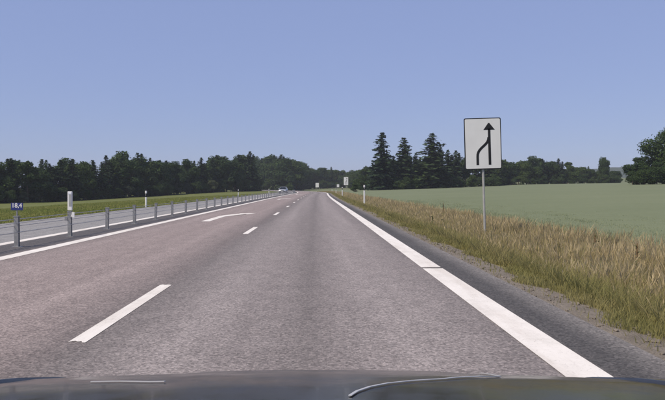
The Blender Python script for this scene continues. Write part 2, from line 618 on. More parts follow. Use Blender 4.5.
# (b) tall straw-coloured grass on the bank
u, y = scatter(3.35, 6.5, [(4, 16, 1000), (16, 35, 900), (35, 80, 300), (80, 230, 70)])
dens = np.clip((u - 3.3) / 0.8, 0, 1) * (0.45 + 0.75 * patchy(u, y, 0.9, 2.0))
keep = RNG.random(len(u)) < dens
u, y = u[keep], y[keep]
pn = patchy(u, y, 0.6, 4.0)
t = np.clip(pn * 0.8 + RNG.normal(.12, .3, len(u)), 0, 1)
g = RNG.random(len(u)) < (0.58 - 0.30 * np.clip((u - 3.6) / 2, 0, 1))
C = lerp_col(STRAWD, STRAW, t)
C[g] = lerp_col(GREEN, OLIVE, t)[g] * 1.1
hb = np.interp(u, [3.3, 3.9, 4.5, 5.5, 6.5], [.22, .38, .50, .58, .60])
tallp = patchy(u, y, 2.6, 9.0) * 0.6 + patchy(u, y, 0.35, 5.0) * 0.4
H = hb * RNG.uniform(.55, 1.30, len(u)) * (0.62 + 0.75 * tallp)
C *= (0.78 + 0.45 * patchy(u, y, 1.9, 11.0))[:, None]
W = RNG.uniform(.0008, .0019, len(u)) * (1 + y / 12)
heads = RNG.uniform(.003, .007, len(u)) * (1 + y / 25) * np.where(g, .3, 1)
tag(build_blades('dry_grass', at_ground(u, y, -.02), H, W, RNG.uniform(.05, .45, len(u)), C, M['blades'], heads),
    'tall straw coloured grass with seed heads on the roadside bank', 'grass', kind='stuff')
# (c) green understorey of the bank
u, y = scatter(3.2, 6.5, [(4, 30, 800), (30, 80, 220), (80, 230, 50)])
t = np.clip(patchy(u, y, 0.8, 7.0) + RNG.normal(0, .25, len(u)), 0, 1)
C = lerp_col(GREEN, STRAWD, np.clip(t * 0.5 + 0.35 * np.clip((u - 3.4) / 1.2, 0, 1), 0, 1))
H = RNG.uniform(.16, .36, len(u))
W = RNG.uniform(.0022, .005, len(u)) * (1 + y / 12)
tag(build_blades('bank_grass', at_ground(u, y, -.02), H, W, RNG.uniform(.2, .9, len(u)), C, M['blades']),
    'dense short grass under the tall straw on the bank', 'grass', kind='stuff')
# (d) ears of the crop standing out of the canopy
u, y = scatter(6.3, 13, [(6, 30, 420), (30, 60, 160)])
t = RNG.random(len(u))
C = lerp_col((.25, .285, .165), (.36, .385, .225), t)
H = RNG.uniform(.28, .37, len(u)) * np.interp(u, [6.3, 6.7, 9, 13], [.75, 1.06, 1.0, .90])
W = RNG.uniform(.003, .006, len(u)) * (1 + y / 18)
tag(build_blades('crop_ears', at_ground(u, y, CROP_H - .33), H, W, RNG.uniform(.05, .35, len(u)), C, M['blades'],
                 RNG.uniform(.006, .011, len(u)) * (1 + y / 40)),
    'upright pale green ears along the near edge of the crop', 'crop', kind='stuff')
# (e) mown grass beyond the oncoming lane
u, y = scatter(-34, -10.75, [(14, 40, 70), (40, 90, 34), (90, 160, 12)])
t = np.clip(patchy(u, y, 0.35, 1.0) + RNG.normal(0, .25, len(u)), 0, 1)
C = lerp_col((.205, .240, .062), (.30, .295, .098), t)
H = RNG.uniform(.06, .15, len(u)) * (0.7 + 0.6 * patchy(u, y, .5, 3.))
W = RNG.uniform(.008, .016, len(u)) * (1 + y / 30)
tag(build_blades('meadow_grass', at_ground(u, y, -.01), H, W, RNG.uniform(.2, .8, len(u)), C, M['blades']),
    'green grass strip between the oncoming lane and the wood', 'grass', kind='stuff')

# loose stones on the gravel strip
bm = bmesh.new()
for k in range(420):
    yy = random.uniform(3.5, 26)
    uu = random.uniform(2.44, 2.95)
    s = random.uniform(.008, .026)
    mtx = Matrix.Translation((uu, yy, float(zground(uu, yy)) + s * .3)) @ Matrix.Rotation(random.uniform(0, 6), 4, 'Z') @ \
        Matrix.Diagonal((s * random.uniform(.8, 1.5), s, s * .6, 1))
    bmesh.ops.create_icosphere(bm, subdivisions=1, radius=1, matrix=mtx)
tag(bmobj('loose_stones', bm, M['gravel']), 'small loose stones scattered on the gravel edge', 'stones', kind='stuff')

# ------------------------------------------------------------------ weeds
def weed(x_pix, y_dist, h, label, col, rust=False):
    X = pix(x_pix, y_dist)
    uu = X - float(shift(y_dist))
    z0 = float(zground(uu, y_dist))
    root = empty('weed_plant', (X, y_dist, z0 - .02), random.uniform(0, 6))
    bm = bmesh.new()
    b_cyl(bm, (0, 0, 0), (.02, 0, h * .95), .006, .003, 6)
    bmobj('stem', bm, M['weedstem'], root)
    for i in range(16):
        t = (i + 1) / 17
        L = (.16 - .09 * t) * random.uniform(.8, 1.2)
        a = i * 2.4
        b = bmesh.new()
        wv = L * .26
        pts = [(0, 0, 0), (L * .4, -wv, .03), (L, 0, .02 - .05 * (1 - t)), (L * .4, wv, .03)]
        rot = Matrix.Rotation(a, 4, 'Z')
        b.faces.new([b.verts.new(rot @ Vector(p) + Vector((.02 * t, 0, h * t))) for p in pts])
        bmobj('leaf', b, col, root)
    b = bmesh.new()
    bmesh.ops.create_icosphere(b, subdivisions=3, radius=1, matrix=Matrix.Translation((.02, 0, h * .89)) @ Matrix.Diagonal((.013, .013, h * .15, 1)))
    for v in b.verts:                              # knobbly, tapering spike
        k = random.uniform(.6, 1.35) * (1.25 - .5 * (v.co.z / h - .74) / .3)
        v.co.x = .02 + (v.co.x - .02) * k; v.co.y *= k
    bmobj('flower_head', b, M['weedhead'] if rust else col, root)
    tag(root, label, 'weed')
M['weedleaf'] = plain('weed_leaf', (.07, .085, .03), 0.8, 0.15, var=0.3)
M['weedstem'] = plain('weed_stem', (.10, .085, .04), 0.8, 0.15)
M['weedhead'] = plain('weed_head', (.20, .14, .075), 0.9, 0.1, var=0.3)
weed(443, 22.5, 1.05, 'tall dark weed rising above the straw grass away from the large sign', M['weedleaf'], True)
weed(594, 12.2, .80, 'brownish dock plant in straw grass between large sign and bonnet', M['weedleaf'], True)
weed(636, 10.2, .78, 'leafy dock plant with brown head at the crop edge', M['weedleaf'], True)
weed(432, 21.0, .55, 'low green leafy weed at the foot of the bank grass', M['weedleaf'])

# ------------------------------------------------------------------ trees
def quads_mesh(name, P, Nn, S, Cv, asp=1.0):
    """leaf-clump faces: centre, normal, size, tone"""
    n = len(P)
    Nn = Nn / (np.linalg.norm(Nn, axis=1, keepdims=True) + 1e-9)
    ref = RNG.normal(size=(n, 3))
    T = np.cross(Nn, ref); T /= (np.linalg.norm(T, axis=1, keepdims=True) + 1e-9)
    B = np.cross(Nn, T)
    S1 = S[:, None]; S2 = (S * asp * RNG.uniform(.6, 1.1, n))[:, None]
    V = np.stack([P - T * S1, P - B * S2 + Nn * S1 * .2, P + T * S1, P + B * S2 - Nn * S1 * .15], 1)
    me = bpy.data.meshes.new(name)
    me.vertices.add(n * 4)
    me.vertices.foreach_set('co', V.reshape(-1))
    me.loops.add(n * 4)
    me.loops.foreach_set('vertex_index', np.arange(n * 4))
    me.polygons.add(n)
    me.polygons.foreach_set('loop_start', np.arange(n) * 4)
    me.polygons.foreach_set('loop_total', np.full(n, 4))
    me.update(calc_edges=True)
    ca = me.attributes.new('Col', 'FLOAT_COLOR', 'POINT')
    cc = np.ones((n, 4, 4)); cc[:, :, :3] = Cv[:, None, None]
    ca.data.foreach_set('color', cc.reshape(-1))
    return me

def trunk_mesh(h, r, limbs):
    bm = bmesh.new()
    b_cyl(bm, (0, 0, 0), (0.02 * h, 0.01 * h, h * .5), r, r * .65, 9)
    b_cyl(bm, (0.02 * h, 0.01 * h, h * .49), (0.01 * h, -0.01 * h, h * .93), r * .65, r * .12, 8)
    for a, z, L in limbs:
        b_cyl(bm, (0.015 * h, 0, z), (math.cos(a) * L, math.sin(a) * L, z + L * .7), r * .35, r * .08, 6)
    me = bpy.data.meshes.new('trunk')
    bm.to_mesh(me); bm.free()
    me.materials.append(M['bark'])
    return me

def proto(kind, seed, name):
    """unit-sized trees: 10 m tall, scaled per copy"""
    global RNG
    RNG = np.random.default_rng(seed)
    rnd = random.Random(seed)
    root = empty(name, (0, 0, -200))
    if kind == 'spruce':
        P, Nn, S = [], [], []
        nb = 30
        lean_gap = rnd.uniform(0, 6)
        for w in range(nb):
            t = w / (nb - 1)
            z = 0.5 + 9.3 * t
            Rr = (1.95 * (1 - t) ** 0.55 + 0.10) * rnd.uniform(.68, 1.22)
            for b in range(rnd.randint(9, 13)):
                a = rnd.uniform(0, 2 * math.pi)
                L = Rr * rnd.uniform(.55, 1.15) * (0.85 + 0.15 * math.sin(a * 2 + lean_gap))
                m = max(3, int(L * 9))
                for q in range(m):
                    s = (q + rnd.random()) / m
                    droop = -0.35 * L * s ** 1.5 + 0.12 * L * s ** 4
                    P.append((math.cos(a) * L * s + rnd.gauss(0, .06), math.sin(a) * L * s + rnd.gauss(0, .06), z + droop + rnd.gauss(0, .07)))
                    Nn.append((math.cos(a) * .5 + rnd.gauss(0, .35), math.sin(a) * .5 + rnd.gauss(0, .35), .8 + rnd.gauss(0, .3)))
                    S.append(rnd.uniform(.14, .30) * (1.15 - .4 * t))
        P = np.array(P); Nn = np.array(Nn); S = np.array(S)
        Cv = np.clip(RNG.normal(.45, .25, len(P)), 0, 1)
        me = quads_mesh('crown', P, Nn, S, Cv, 0.7)
        me.materials.append(M['spruce'])
        tm = trunk_mesh(9.7, .19, [])
    else:
        lobes = []
        if kind == 'broad':
            nl, rx, zc, zr, mat = 26, 3.1, 5.1, 4.7, M['leaf']
        elif kind == 'shrub':
            nl, rx, zc, zr, mat = 13, 3.6, 4.4, 4.4, M['leaf']
        elif kind == 'willow':
            nl, rx, zc, zr, mat = 13, 3.4, 4.4, 4.4, M['leafgrey']
        elif kind == 'pine':
            nl, rx, zc, zr, mat = 18, 2.1, 6.3, 3.5, M['leaf']
        else:                                     # 'oak': broad round solitary crown down to the ground
            nl, rx, zc, zr, mat = 34, 5.6, 5.0, 4.2, M['leaf']
        for k in range(nl):
            a = rnd.uniform(0, 2 * math.pi); e = math.asin(rnd.uniform(-.95, 1)); q = rnd.uniform(.35, .82)
            sz = (0.42 if kind != 'oak' else 0.30) * rx * rnd.uniform(.65, 1.25)
            lobes.append((math.cos(a) * math.cos(e) * rx * q, math.sin(a) * math.cos(e) * rx * q, zc + math.sin(e) * zr * q, sz))
        lobes.append((0, 0, zc + zr * .68, rx * .30))
        P, Nn, S = [], [], []
        for (x, yv, z, s) in lobes:
            n = int((260 if kind != 'oak' else 330) * (s / 1.0) ** 1.3) + 60
            d = RNG.normal(size=(n, 3)); d /= np.linalg.norm(d, axis=1, keepdims=True)
            rr = s * RNG.uniform(.55, 1.08, n) ** 0.7
            bumpy = 1 + .22 * np.sin(d[:, 0] * 6 + x * 3) * np.sin(d[:, 2] * 7 + z)
            p = np.array([x, yv, z]) + d * (rr * bumpy)[:, None] * np.array([1, 1, .85])
            P.append(p); Nn.append(d + RNG.normal(0, .55, (n, 3)) + np.array([0, 0, .25])); S.append(RNG.uniform(.08, .20, n) * (1.25 if kind != 'oak' else 1))
        P = np.concatenate(P); Nn = np.concatenate(Nn); S = np.concatenate(S)
        ok = P[:, 2] > 0.05
        P, Nn, S = P[ok], Nn[ok], S[ok]
        Cv = np.clip(RNG.normal(.45, .26, len(P)), 0, 1)
        me = quads_mesh('crown', P, Nn, S, Cv, 0.85)
        me.materials.append(mat)
        zl = 2.0 if kind in ('shrub', 'willow', 'oak') else 3.4
        tm = trunk_mesh(min(9.0, zc + zr * .6), .20 if kind != 'oak' else .42,
                        [(rnd.uniform(0, 6.28), zl + rnd.uniform(0, 2.5), rx * rnd.uniform(.4, .7)) for _ in range(7)])
    mesh_obj('trunk', tm, None, root)
    mesh_obj('crown', me, None, root)
    return root

PROTO = {
    'spruce': [proto('spruce', s, 'spruce_tree') for s in (11, 12, 13, 14)],
    'broad': [proto('broad', s, 'broadleaf_tree') for s in (21, 22, 23, 24, 25)],
    'pine': [proto('pine', s, 'pine_tree') for s in (31, 32, 33)],
    'shrub': [proto('shrub', s, 'shrub') for s in (41, 42, 43)],
    'willow': [proto('willow', s, 'willow_shrub') for s in (51, 52)],
    'oak': [proto('oak', s, 'oak_tree') for s in (61,)],
}
USED = set()
def plant(kind, X, Yd, ztop, label, group=None, cat='tree', wide=1.0, which=None, name=None, sink=0.15):
    uu = X - float(shift(Yd))
    z0 = float(zground(uu, Yd)) - sink
    lst = PROTO[kind]
    p = lst[random.randrange(len(lst)) if which is None else which]
    if p.name in USED:
        o = copy_tree(p)
    else:
        o = p; USED.add(p.name)
    h = max(1.2, ztop - z0)
    s = h / 10.0
    o.location = (X, Yd, z0)
    o.rotation_euler = (0, 0, random.uniform(0, 6.28))
    o.scale = (s * wide, s * wide, s)
    o['label'] = label; o['category'] = cat
    if group: o['group'] = group
    elif 'group' in o: del o['group']
    return o

LEFT_TOP = [(-140, 160), (-60, 162), (0, 164), (18, 161), (39, 162.5), (52, 165), (69, 159.5), (90, 162), (99, 159.5), (114, 155.6), (136, 153.5),
            (148, 156), (157, 161), (184, 162.5), (194, 163.4), (206, 160.4), (220, 156.5), (233, 158.6), (251, 153.5), (265, 155.6),
            (286, 159.5), (296, 163), (303, 169.5), (316, 170), (334, 170.7), (345, 175), (357, 174.8), (365, 168)]
LEFT_DIST = [(-140, 145), (0, 162), (150, 215), (250, 275), (290, 320), (303, 420), (345, 440), (370, 330)]
def top_at(x): return float(np.interp(x, [a for a, b in LEFT_TOP], [b for a, b in LEFT_TOP]))
def dist_at(x): return float(np.interp(x, [a for a, b in LEFT_DIST], [b for a, b in LEFT_DIST]))

def where(x):
    if x < 45: return 'behind the small blue plate'
    if x < 110: return 'behind the narrow white barrier marker'
    if x < 195: return 'behind the nearest road post of the oncoming lane'
    if x < 262: return 'behind the second road post of the oncoming lane'
    return 'behind the silver car'
WOOD_L = {'broad': 'dark broadleaf tree in the wood ', 'pine': 'slim pine in the wood ', 'spruce': 'pointed spruce in the wood '}
def off_road(X, Yd, gap=12.5):
    c = -4.0 + float(shift(Yd))
    return abs(X - c) > gap
x = -140.0
while x < 301:
    D = dist_at(x)
    for row in range(2):
        Dr = D + row * 7 + random.uniform(-2.5, 2.5)
        xr = x + random.uniform(-3, 3) + row * 3
        X = pix(xr, Dr)
        while not off_road(X, Dr) and Dr < 480:
            Dr += 12; X = pix(xr, Dr)
        kind = random.choices(['broad', 'pine', 'spruce'], [5, 1, 4])[0]
        zt = zpix(top_at(xr) + random.choice([-2.5, -1, 0.5, 2.0, 4.5]) - 1.7, Dr)
        plant(kind, X, Dr, zt, WOOD_L[kind] + where(xr), 'trees of the wood beyond the oncoming lane', wide=random.uniform(.95, 1.3) * (1.35 if kind == 'spruce' else 1.0))
    x += 3.0 * F_PX / D
# bushes closing the foot of the wood
x = -130.0
while x < 298:
    D = dist_at(x) - 5 + random.uniform(-2, 2)
    X = pix(x, D)
    while not off_road(X, D, 11) and D < 470:
        D += 12; X = pix(x, D)
    if True:
        kind = 'willow' if random.random() < .28 else 'shrub'
        zt = float(zground(X - float(shift(D)), D)) + random.uniform(3.2, 5.6) * max(1, D / 230)
        if random.random() < .75 and D < 330:
            D2 = D + 9; X2 = pix(x + 3, D2)
            plant('shrub', X2, D2, zt + 1.2, 'dark bush edging the wood ' + where(x), 'bushes along the foot of the left wood', 'bush', wide=1.3)
        plant(kind, X, D, zt, ('grey green' if kind == 'willow' else 'dark') + ' bush edging the wood ' + where(x), 'bushes along the foot of the left wood', 'bush', wide=random.uniform(1.0, 1.5))
    x += 3.2 * F_PX / D
# far wood that closes the road's bend
x = 292.0
while x < 372:
    D = dist_at(max(x, 304)) if x < 345 else float(np.interp(x, [345, 372], [440, 300]))
    for row in range(2):
        Dr = D + row * 10 + random.uniform(-3, 3)
        xr = x + random.uniform(-1.5, 1.5)
        X = pix(xr, Dr)
        if not off_road(X, Dr, 13): continue
        kind = random.choices(['broad', 'spruce', 'shrub'], [6, 3, 2])[0]
        nm = {'broad': 'broadleaf tree', 'spruce': 'spruce', 'shrub': 'low bushy tree'}[kind]
        plant(kind, X, Dr, zpix(top_at(xr) + random.choice([-1, 0, 1.5]) - 4.0, Dr),
              'far dark %s where the road bends out of sight' % nm, 'trees where the road bends away', wide=random.uniform(1.1, 1.5))
    x += 3.6 * F_PX / D
for k in range(14):
    xr = 300 + k * 4.6
    Dr = 408 if xr < 348 else 380
    X = pix(xr, Dr)
    if off_road(X, Dr, 13):
        plant('shrub', X, Dr, zpix(179 + random.uniform(-1, 2), Dr), 'far low bush where the road bends out of sight', 'bushes where the road bends away', 'bush', wide=1.4)
plant('shrub', pix(356, 185), 185, zpix(181, 185), 'round dark bush beside the road before the spruces', None, 'bush', wide=1.3)

# spruces at the end of the field: three tall ones, and shorter ones between
tall = [(382, 132, 215, 1.85, 0, 'slender tall spruce, nearest the road of the three tallest by the field'),
        (404, 137.5, 218, 1.95, 1, 'tall spruce between two taller spruces at the field end'),
        (432, 133, 214, 2.3, 2, 'broadest tall spruce at the end of the crop field')]
for xp, tp, D, wd, wh, lb in tall:
    plant('spruce', pix(xp, D), D, zpix(tp, D), lb, None, 'tree', wide=wd, which=wh)
RIGHT_TOP = [(360, 167), (370, 161), (376, 154), (390, 154), (396, 150.5), (412, 152), (421, 151), (440, 140), (447, 150.5), (456, 149), (470, 152), (485, 153), (500, 158),
             (507, 160), (521, 157.5), (535, 154), (544, 159), (556, 157), (561, 156), (570, 161), (584, 164), (596, 166), (617, 169)]
x = 362.0
while x < 505:
    D = float(np.interp(x, [362, 400, 470, 505], [245, 226, 232, 250])) + random.uniform(-3, 3)
    tp = float(np.interp(x, [a for a, b in RIGHT_TOP], [b for a, b in RIGHT_TOP]))
    for row in range(2):
        Dr = D + row * 8
        xr = x + random.uniform(-2, 2) + row * 4
        kind = random.choices(['spruce', 'broad', 'pine'], [6, 3, 1])[0]
        nm = {'spruce': 'shorter dark spruce', 'broad': 'dark broadleaf tree', 'pine': 'thin pine'}[kind]
        plant(kind, pix(xr, Dr), Dr, zpix(tp + random.uniform(0, 6), Dr), nm + ' in the clump around the three tall spruces', 'trees around the tall spruces',
              wide=random.uniform(1.1, 1.5) * (1.2 if kind == 'spruce' else .9))
    x += 10.5
x = 362.0
while x < 505:
    D = float(np.interp(x, [362, 400, 470, 505], [238, 211, 222, 238]))
    plant('shrub', pix(x, D), D, zpix(175 + random.uniform(-4, 3), D), 'dark bush at the foot of the tall spruces', 'bushes under the tall spruces', 'bush', wide=random.uniform(1.1, 1.5))
    x += 11
# lower hedge of trees at the far side of the field
x = 503.0
while x < 616:
    D = float(np.interp(x, [503, 616], [258, 272])) + random.uniform(-3, 3)
    tp = float(np.interp(x, [a for a, b in RIGHT_TOP], [b for a, b in RIGHT_TOP]))
    for row in range(2):
        xr = x + random.uniform(-2, 2) + row * 4
        Dr = D + row * 8
        kind = random.choices(['broad', 'spruce', 'pine'], [5, 3, 1])[0]
        nm = {'spruce': 'small spruce', 'broad': 'broadleaf tree', 'pine': 'thin pine'}[kind]
        plant(kind, pix(xr, Dr), Dr, zpix(tp + random.uniform(0, 5), Dr), nm + ' in the low row along the far side of the field', 'tree row along the far side of the field',
              wide=random.uniform(1.0, 1.4) * (1.2 if kind == 'spruce' else 1.0))
    plant('shrub' if random.random() < .75 else 'willow', pix(x, D - 5), D - 5, zpix(174 + random.uniform(-3, 3), D - 5), 'bush in the low row along the far side of the field',
          'bushes along the far side of the field', 'bush', wide=random.uniform(1.2, 1.6))
    x += 10.0
plant('broad', pix(604.5, 262), 262, zpix(154.5, 262), 'narrow tree standing above the end of the low tree row', None, 'tree', wide=.62, which=1)
plant('shrub', pix(606, 258), 258, zpix(172, 258), 'bush at the foot of the narrow tree ending the low row', None, 'bush', wide=1.3)
plant('shrub', pix(614, 259), 259, zpix(172, 259), 'last bush of the low row, next to the gap before the large tree', None, 'bush', wide=1.3)
# the big solitary tree and its neighbours at the right
plant('oak', pix(672, 140), 140, zpix(122.5, 140), 'large round broadleaf tree standing over the far edge of the crop', None, 'tree', wide=1.0)
plant('broad', pix(637, 143), 143, zpix(154, 143), 'smaller tree leaning out from beside the large round tree', None, 'tree', wide=1.25)
plant('shrub', pix(633, 138), 138, zpix(168, 138), 'bush at the open side of the large round tree', None, 'bush', wide=1.35)
for xs, ds, ts in ((645, 136, 160), (657, 135, 156), (669, 136, 160), (683, 136, 160)):
    plant('shrub', pix(xs, ds), ds, zpix(ts, ds), 'bush in the thicket under the large round tree', 'thicket under the large tree', 'bush', wide=1.15)
plant('broad', pix(715, 150), 150, zpix(132, 150), 'broadleaf tree behind the large round tree', None, 'tree', wide=1.3)
for lst in PROTO.values():                      # drop prototypes that no place used
    for p in lst:
        if p.name not in USED:
            for c in list(p.children): bpy.data.objects.remove(c)
            bpy.data.objects.remove(p)

# ------------------------------------------------------------------ median barrier: posts and wires
BX, P0, PS, NP = -6.1, 13.38, 2.88, 70
POST_H = 0.62
barrier = empty('cable_barrier', (BX, P0, 0))
tag(barrier, 'grey steel cable barrier on posts dividing the two carriageways', 'barrier')
bm = bmesh.new()
prof = [(a * .88, b) for a, b in [(-.05, -.035), (.05, -.035), (.05, -.015), (.03, -.015), (.03, .028), (.05, .028), (.05, .04), (-.05, .04), (-.05, .028), (-.02, .028), (-.02, -.015), (-.05, -.015)]]
lo = [bm.verts.new((a, b, 0)) for a, b in prof]
hi = [bm.verts.new((a, b, POST_H)) for a, b in prof]
for i in range(12):
    j = (i + 1) % 12
    bm.faces.new([lo[i], lo[j], hi[j], hi[i]])
bm.faces.new(hi); bm.faces.new(lo[::-1])
b_box(bm, (0, 0, POST_H + .008), (.112, .09, .016))
b_box(bm, (0, 0, .006), (.20, .16, .012))
first = bmobj('post', bm, M['steel'], barrier)
for k in range(-3, NP):
    y = P0 + PS * k
    if k == -3: o = first
    else:
        o = first.copy(); COL.objects.link(o); o.parent = barrier
    o.location = (float(shift(y)), y - P0, -.004)
    if k not in (0, 1): o.rotation_euler = (R(random.gauss(0, .8)), R(random.gauss(0, .9)), R(random.gauss(0, 3)))
for zc, off in ((.56, -.045), (.49, .05), (.42, -.045), (.30, .05)):
    ys = [P0 + PS * k for k in range(-3, NP)]
    bm = bmesh.new()
    for a, b in zip(ys[:-1:3] , ys[3::3]):
        b_cyl(bm, (float(shift(a)) + off, a - P0, zc), (float(shift(b)) + off, b - P0, zc), .008, None, 5)
    bmobj('cable', bm, M['wire'], barrier)

# distance plate on the first post
def text_obj(name, body, size, mat, parent, loc, rot):
    cu = bpy.data.curves.new(name, 'FONT')
    cu.body = body; cu.size = size; cu.align_x = 'CENTER'; cu.align_y = 'CENTER'; cu.extrude = 0.0015; cu.offset = 0.0015
    t = bpy.data.objects.new(name + '_tmp', cu)
    COL.objects.link(t)
    dg = bpy.context.evaluated_depsgraph_get()
    me = bpy.data.meshes.new_from_object(t.evaluated_get(dg))
    bpy.data.objects.remove(t)
    o = mesh_obj(name, me, None, parent)
    me.materials.clear(); me.materials.append(mat)
    o.location = loc; o.rotation_euler = rot
    return o
kp = empty('distance_plate', (BX, P0, POST_H + .016))
tag(kp, 'small blue plate with white figures on top of a barrier post', 'sign')
bm = bmesh.new(); b_cyl(bm, (0, 0, 0), (0, 0, .10), .016, None, 8); bmobj('bracket', bm, M['steel'], kp)
bm = bmesh.new(); b_box(bm, (0, 0, .185), (.245, .012, .15), .003); bmobj('plate', bm, M['blue'], kp)
text_obj('figures', '18,4', .125, M['white'], kp, (0, -.009, .205), (R(90), 0, 0))

# tall white marker on the second post
yq = P0 + PS
mk = empty('marker_post', (BX, yq, POST_H + .016))
tag(mk, 'narrow white barrier marker with grey panel on a barrier post', 'marker')
bm = bmesh.new(); b_box(bm, (0, 0, .245), (.112, .05, .47), .012); bmobj('casing', bm, M['white'], mk)
bm = bmesh.new(); b_box(bm, (.014, -.028, .26), (.062, .008, .29), .002); bmobj('panel', bm, M['greyfilm'], mk)
bm = bmesh.new(); b_box(bm, (0, -.028, .435), (.085, .007, .045), .002); bmobj('reflector', bm, M['lamp'], mk)
bm = bmesh.new(); b_box(bm, (-.085, -.03, -.19), (.07, .02, .10), .004); b_box(bm, (-.05, -.02, -.19), (.02, .02, .05)); bmobj('bracket', bm, M['steel'], mk)
bm = bmesh.new(); b_box(bm, (.088, -.03, -.10), (.07, .02, .13), .004); b_box(bm, (.05, -.02, -.12), (.02, .02, .05)); bmobj('side_plate', bm, M['white'], mk)

# ------------------------------------------------------------------ delineators
def delineator(X, Yd, h, label, group, zbase=None):
    uu = X - float(shift(Yd))
    z0 = float(zground(uu, Yd)) - .03 if zbase is None else zbase
    root = empty('delineator_post', (X, Yd, z0))
    tag(root, label, 'road post', group)
    H = h - z0
    def seg(name, za, zb, mat, grow=0.0):
        bm = bmesh.new()
        w, d = .060 + grow, .048 + grow
        pts = [(-w, -d * .35), (-w * .5, -d), (w * .5, -d), (w, -d * .35), (w * .8, d), (-w * .8, d)]
        lo = [bm.verts.new((a, b, za)) for a, b in pts]; hi_ = [bm.verts.new((a, b, zb)) for a, b in pts]
        for i in range(6):
            bm.faces.new([lo[i], lo[(i + 1) % 6], hi_[(i + 1) % 6], hi_[i]])
        bm.faces.new(hi_); bm.faces.new(lo[::-1])
        return bmobj(name, bm, mat, root)
    seg('post', 0, H - .40, M['white'])
    band = seg('band', H - .40, H - .17, M['black'], .001)
    seg('cap', H - .17, H, M['white'], .0005)
    bm = bmesh.new(); b_box(bm, (0, -.052, H - .27), (.035, .008, .09), .002); bmobj('reflector', bm, M['greyfilm'], band)
    return root
delineator(-10.95, 42.2, 1.02, 'white road post with black band nearest along the oncoming lane', None)
delineator(-10.95, 92, 1.0, 'second white road post along the grass of the oncoming lane', None)
delineator(-10.95 + float(shift(142)), 142, 1.0, 'third white road post along the oncoming lane, by the silver car', None)
delineator(pix(364.3, 49), 49, 1.42, 'white road post with dark band in dry grass, nearest past the large sign', None)
delineator(pix(342.3, 99), 99, 1.35, 'second white road post past the large sign', None)
delineator(pix(336, 148), 148, 1.25, 'third white road post past the large sign', None)
delineator(pix(332, 198), 198, 1.25, 'fourth white road post past the large sign, where the bend begins', None)

# ------------------------------------------------------------------ signs
def merge_sign(X, Yd, zb, w, h, label, tilt=0.0, symbol=True, zpost=None):
    uu = X - float(shift(Yd))
    z0 = float(zground(uu, Yd)) - .05
    root = empty('lane_sign' if symbol else 'road_sign', (X, Yd, z0))
    tag(root, label, 'road sign')
    root.rotation_euler = (0, R(tilt), 0)
    b0 = zb - z0
    def rounded(bm, cx, cz, ww, hh, r, y0, y1):
        pts = []
        for (sx, sz, a0) in ((1, -1, -90), (1, 1, 0), (-1, 1, 90), (-1, -1, 180)):
            for k in range(5):
                a = R(a0 + k * 22.5)
                pts.append((cx + sx * (ww / 2 - r) + r * math.cos(a), cz + sz * (hh / 2 - r) + r * math.sin(a)))
        fr = [bm.verts.new((px_, y0, pz)) for px_, pz in pts]; bk = [bm.verts.new((px_, y1, pz)) for px_, pz in pts]
        bm.faces.new(fr); bm.faces.new(bk[::-1])
        for i in range(len(pts)):
            j = (i + 1) % len(pts)
            bm.faces.new([fr[i], fr[j], bk[j], bk[i]])
    bm = bmesh.new(); rounded(bm, 0, b0 + h / 2, w, h, .04, -.012, .012); bmobj('border', bm, M['black'], root)
    bm = bmesh.new(); rounded(bm, 0, b0 + h / 2, w - .05 * w, h - .05 * w, .03, -.0155, -.0125); pn_ = bmobj('panel', bm, M['signwhite'], root)
    bm = bmesh.new(); b_cyl(bm, (0.0, .045, 0), (0.0, .045, b0 + h * .92), .030 if w < 2 else .05, None, 12); bmobj('pole', bm, M['pole'], root)
    for zz in (.2, .8):
        bm = bmesh.new(); b_box(bm, (0, .028, b0 + h * zz), (w * .7, .03, .04), .004); bmobj('bracket', bm, M['steel'], root)
    if symbol:
        def poly(path, wid):
            bm2 = bmesh.new(); L, Rr = [], []
            for i, (a, b) in enumerate(path):
                p0 = Vector(path[max(0, i - 1)]); p1 = Vector(path[min(len(path) - 1, i + 1)])
                t = (p1 - p0); t = Vector((t.x * w, t.y * h)).normalized()
                nn = Vector((-t.y, t.x)) * wid / 2
                cx, cz = (a - .5) * w, b0 + b * h
                L.append(bm2.verts.new((cx + nn.x, -.0185, cz + nn.y))); Rr.append(bm2.verts.new((cx - nn.x, -.0185, cz - nn.y)))
            for i in range(len(path) - 1):
                bm2.faces.new([L[i], Rr[i], Rr[i + 1], L[i + 1]])
            return bm2
        sw = .068 * w / .96
        bm2 = poly([(.675, .085), (.675, .79)], sw)
        bm2.faces.new([bm2.verts.new(((a - .5) * w, -.0185, b0 + b * h)) for a, b in ((.52, .765), (.83, .765), (.685, .90), (.655, .90))])
        bmobj('arrow', bm2, M['black'], root)
        pts = [(.345, .085), (.345, .24), (.35, .29), (.37, .335), (.40, .37), (.45, .41), (.52, .455), (.58, .495), (.62, .53), (.645, .57), (.655, .62)]
        bm3 = poly(pts, sw)
        for v in bm3.verts: v.co.y += .0008
        bmobj('merging_stroke', bm3, M['black'], root)
    return root
merge_sign(pix(485.8, 17.0), 17.0, zpix(169.3, 17.0), .955, 1.33, 'large white lane merge sign with black arrow on roadside bank', -1.6)
merge_sign(pix(346, 140), 140, zpix(185.2, 140), .98, 1.75, 'distant white lane merge sign beyond the nearest road posts', 0)
merge_sign(pix(338, 188), 188, zpix(187.2, 188), .70, .85, 'small far plain white sign behind the road posts', 0, False)
merge_sign(pix(317.2, 262), 262, zpix(187.3, 262), 1.4, 1.75, 'far plain white sign at the outside of the bend', 0, False)

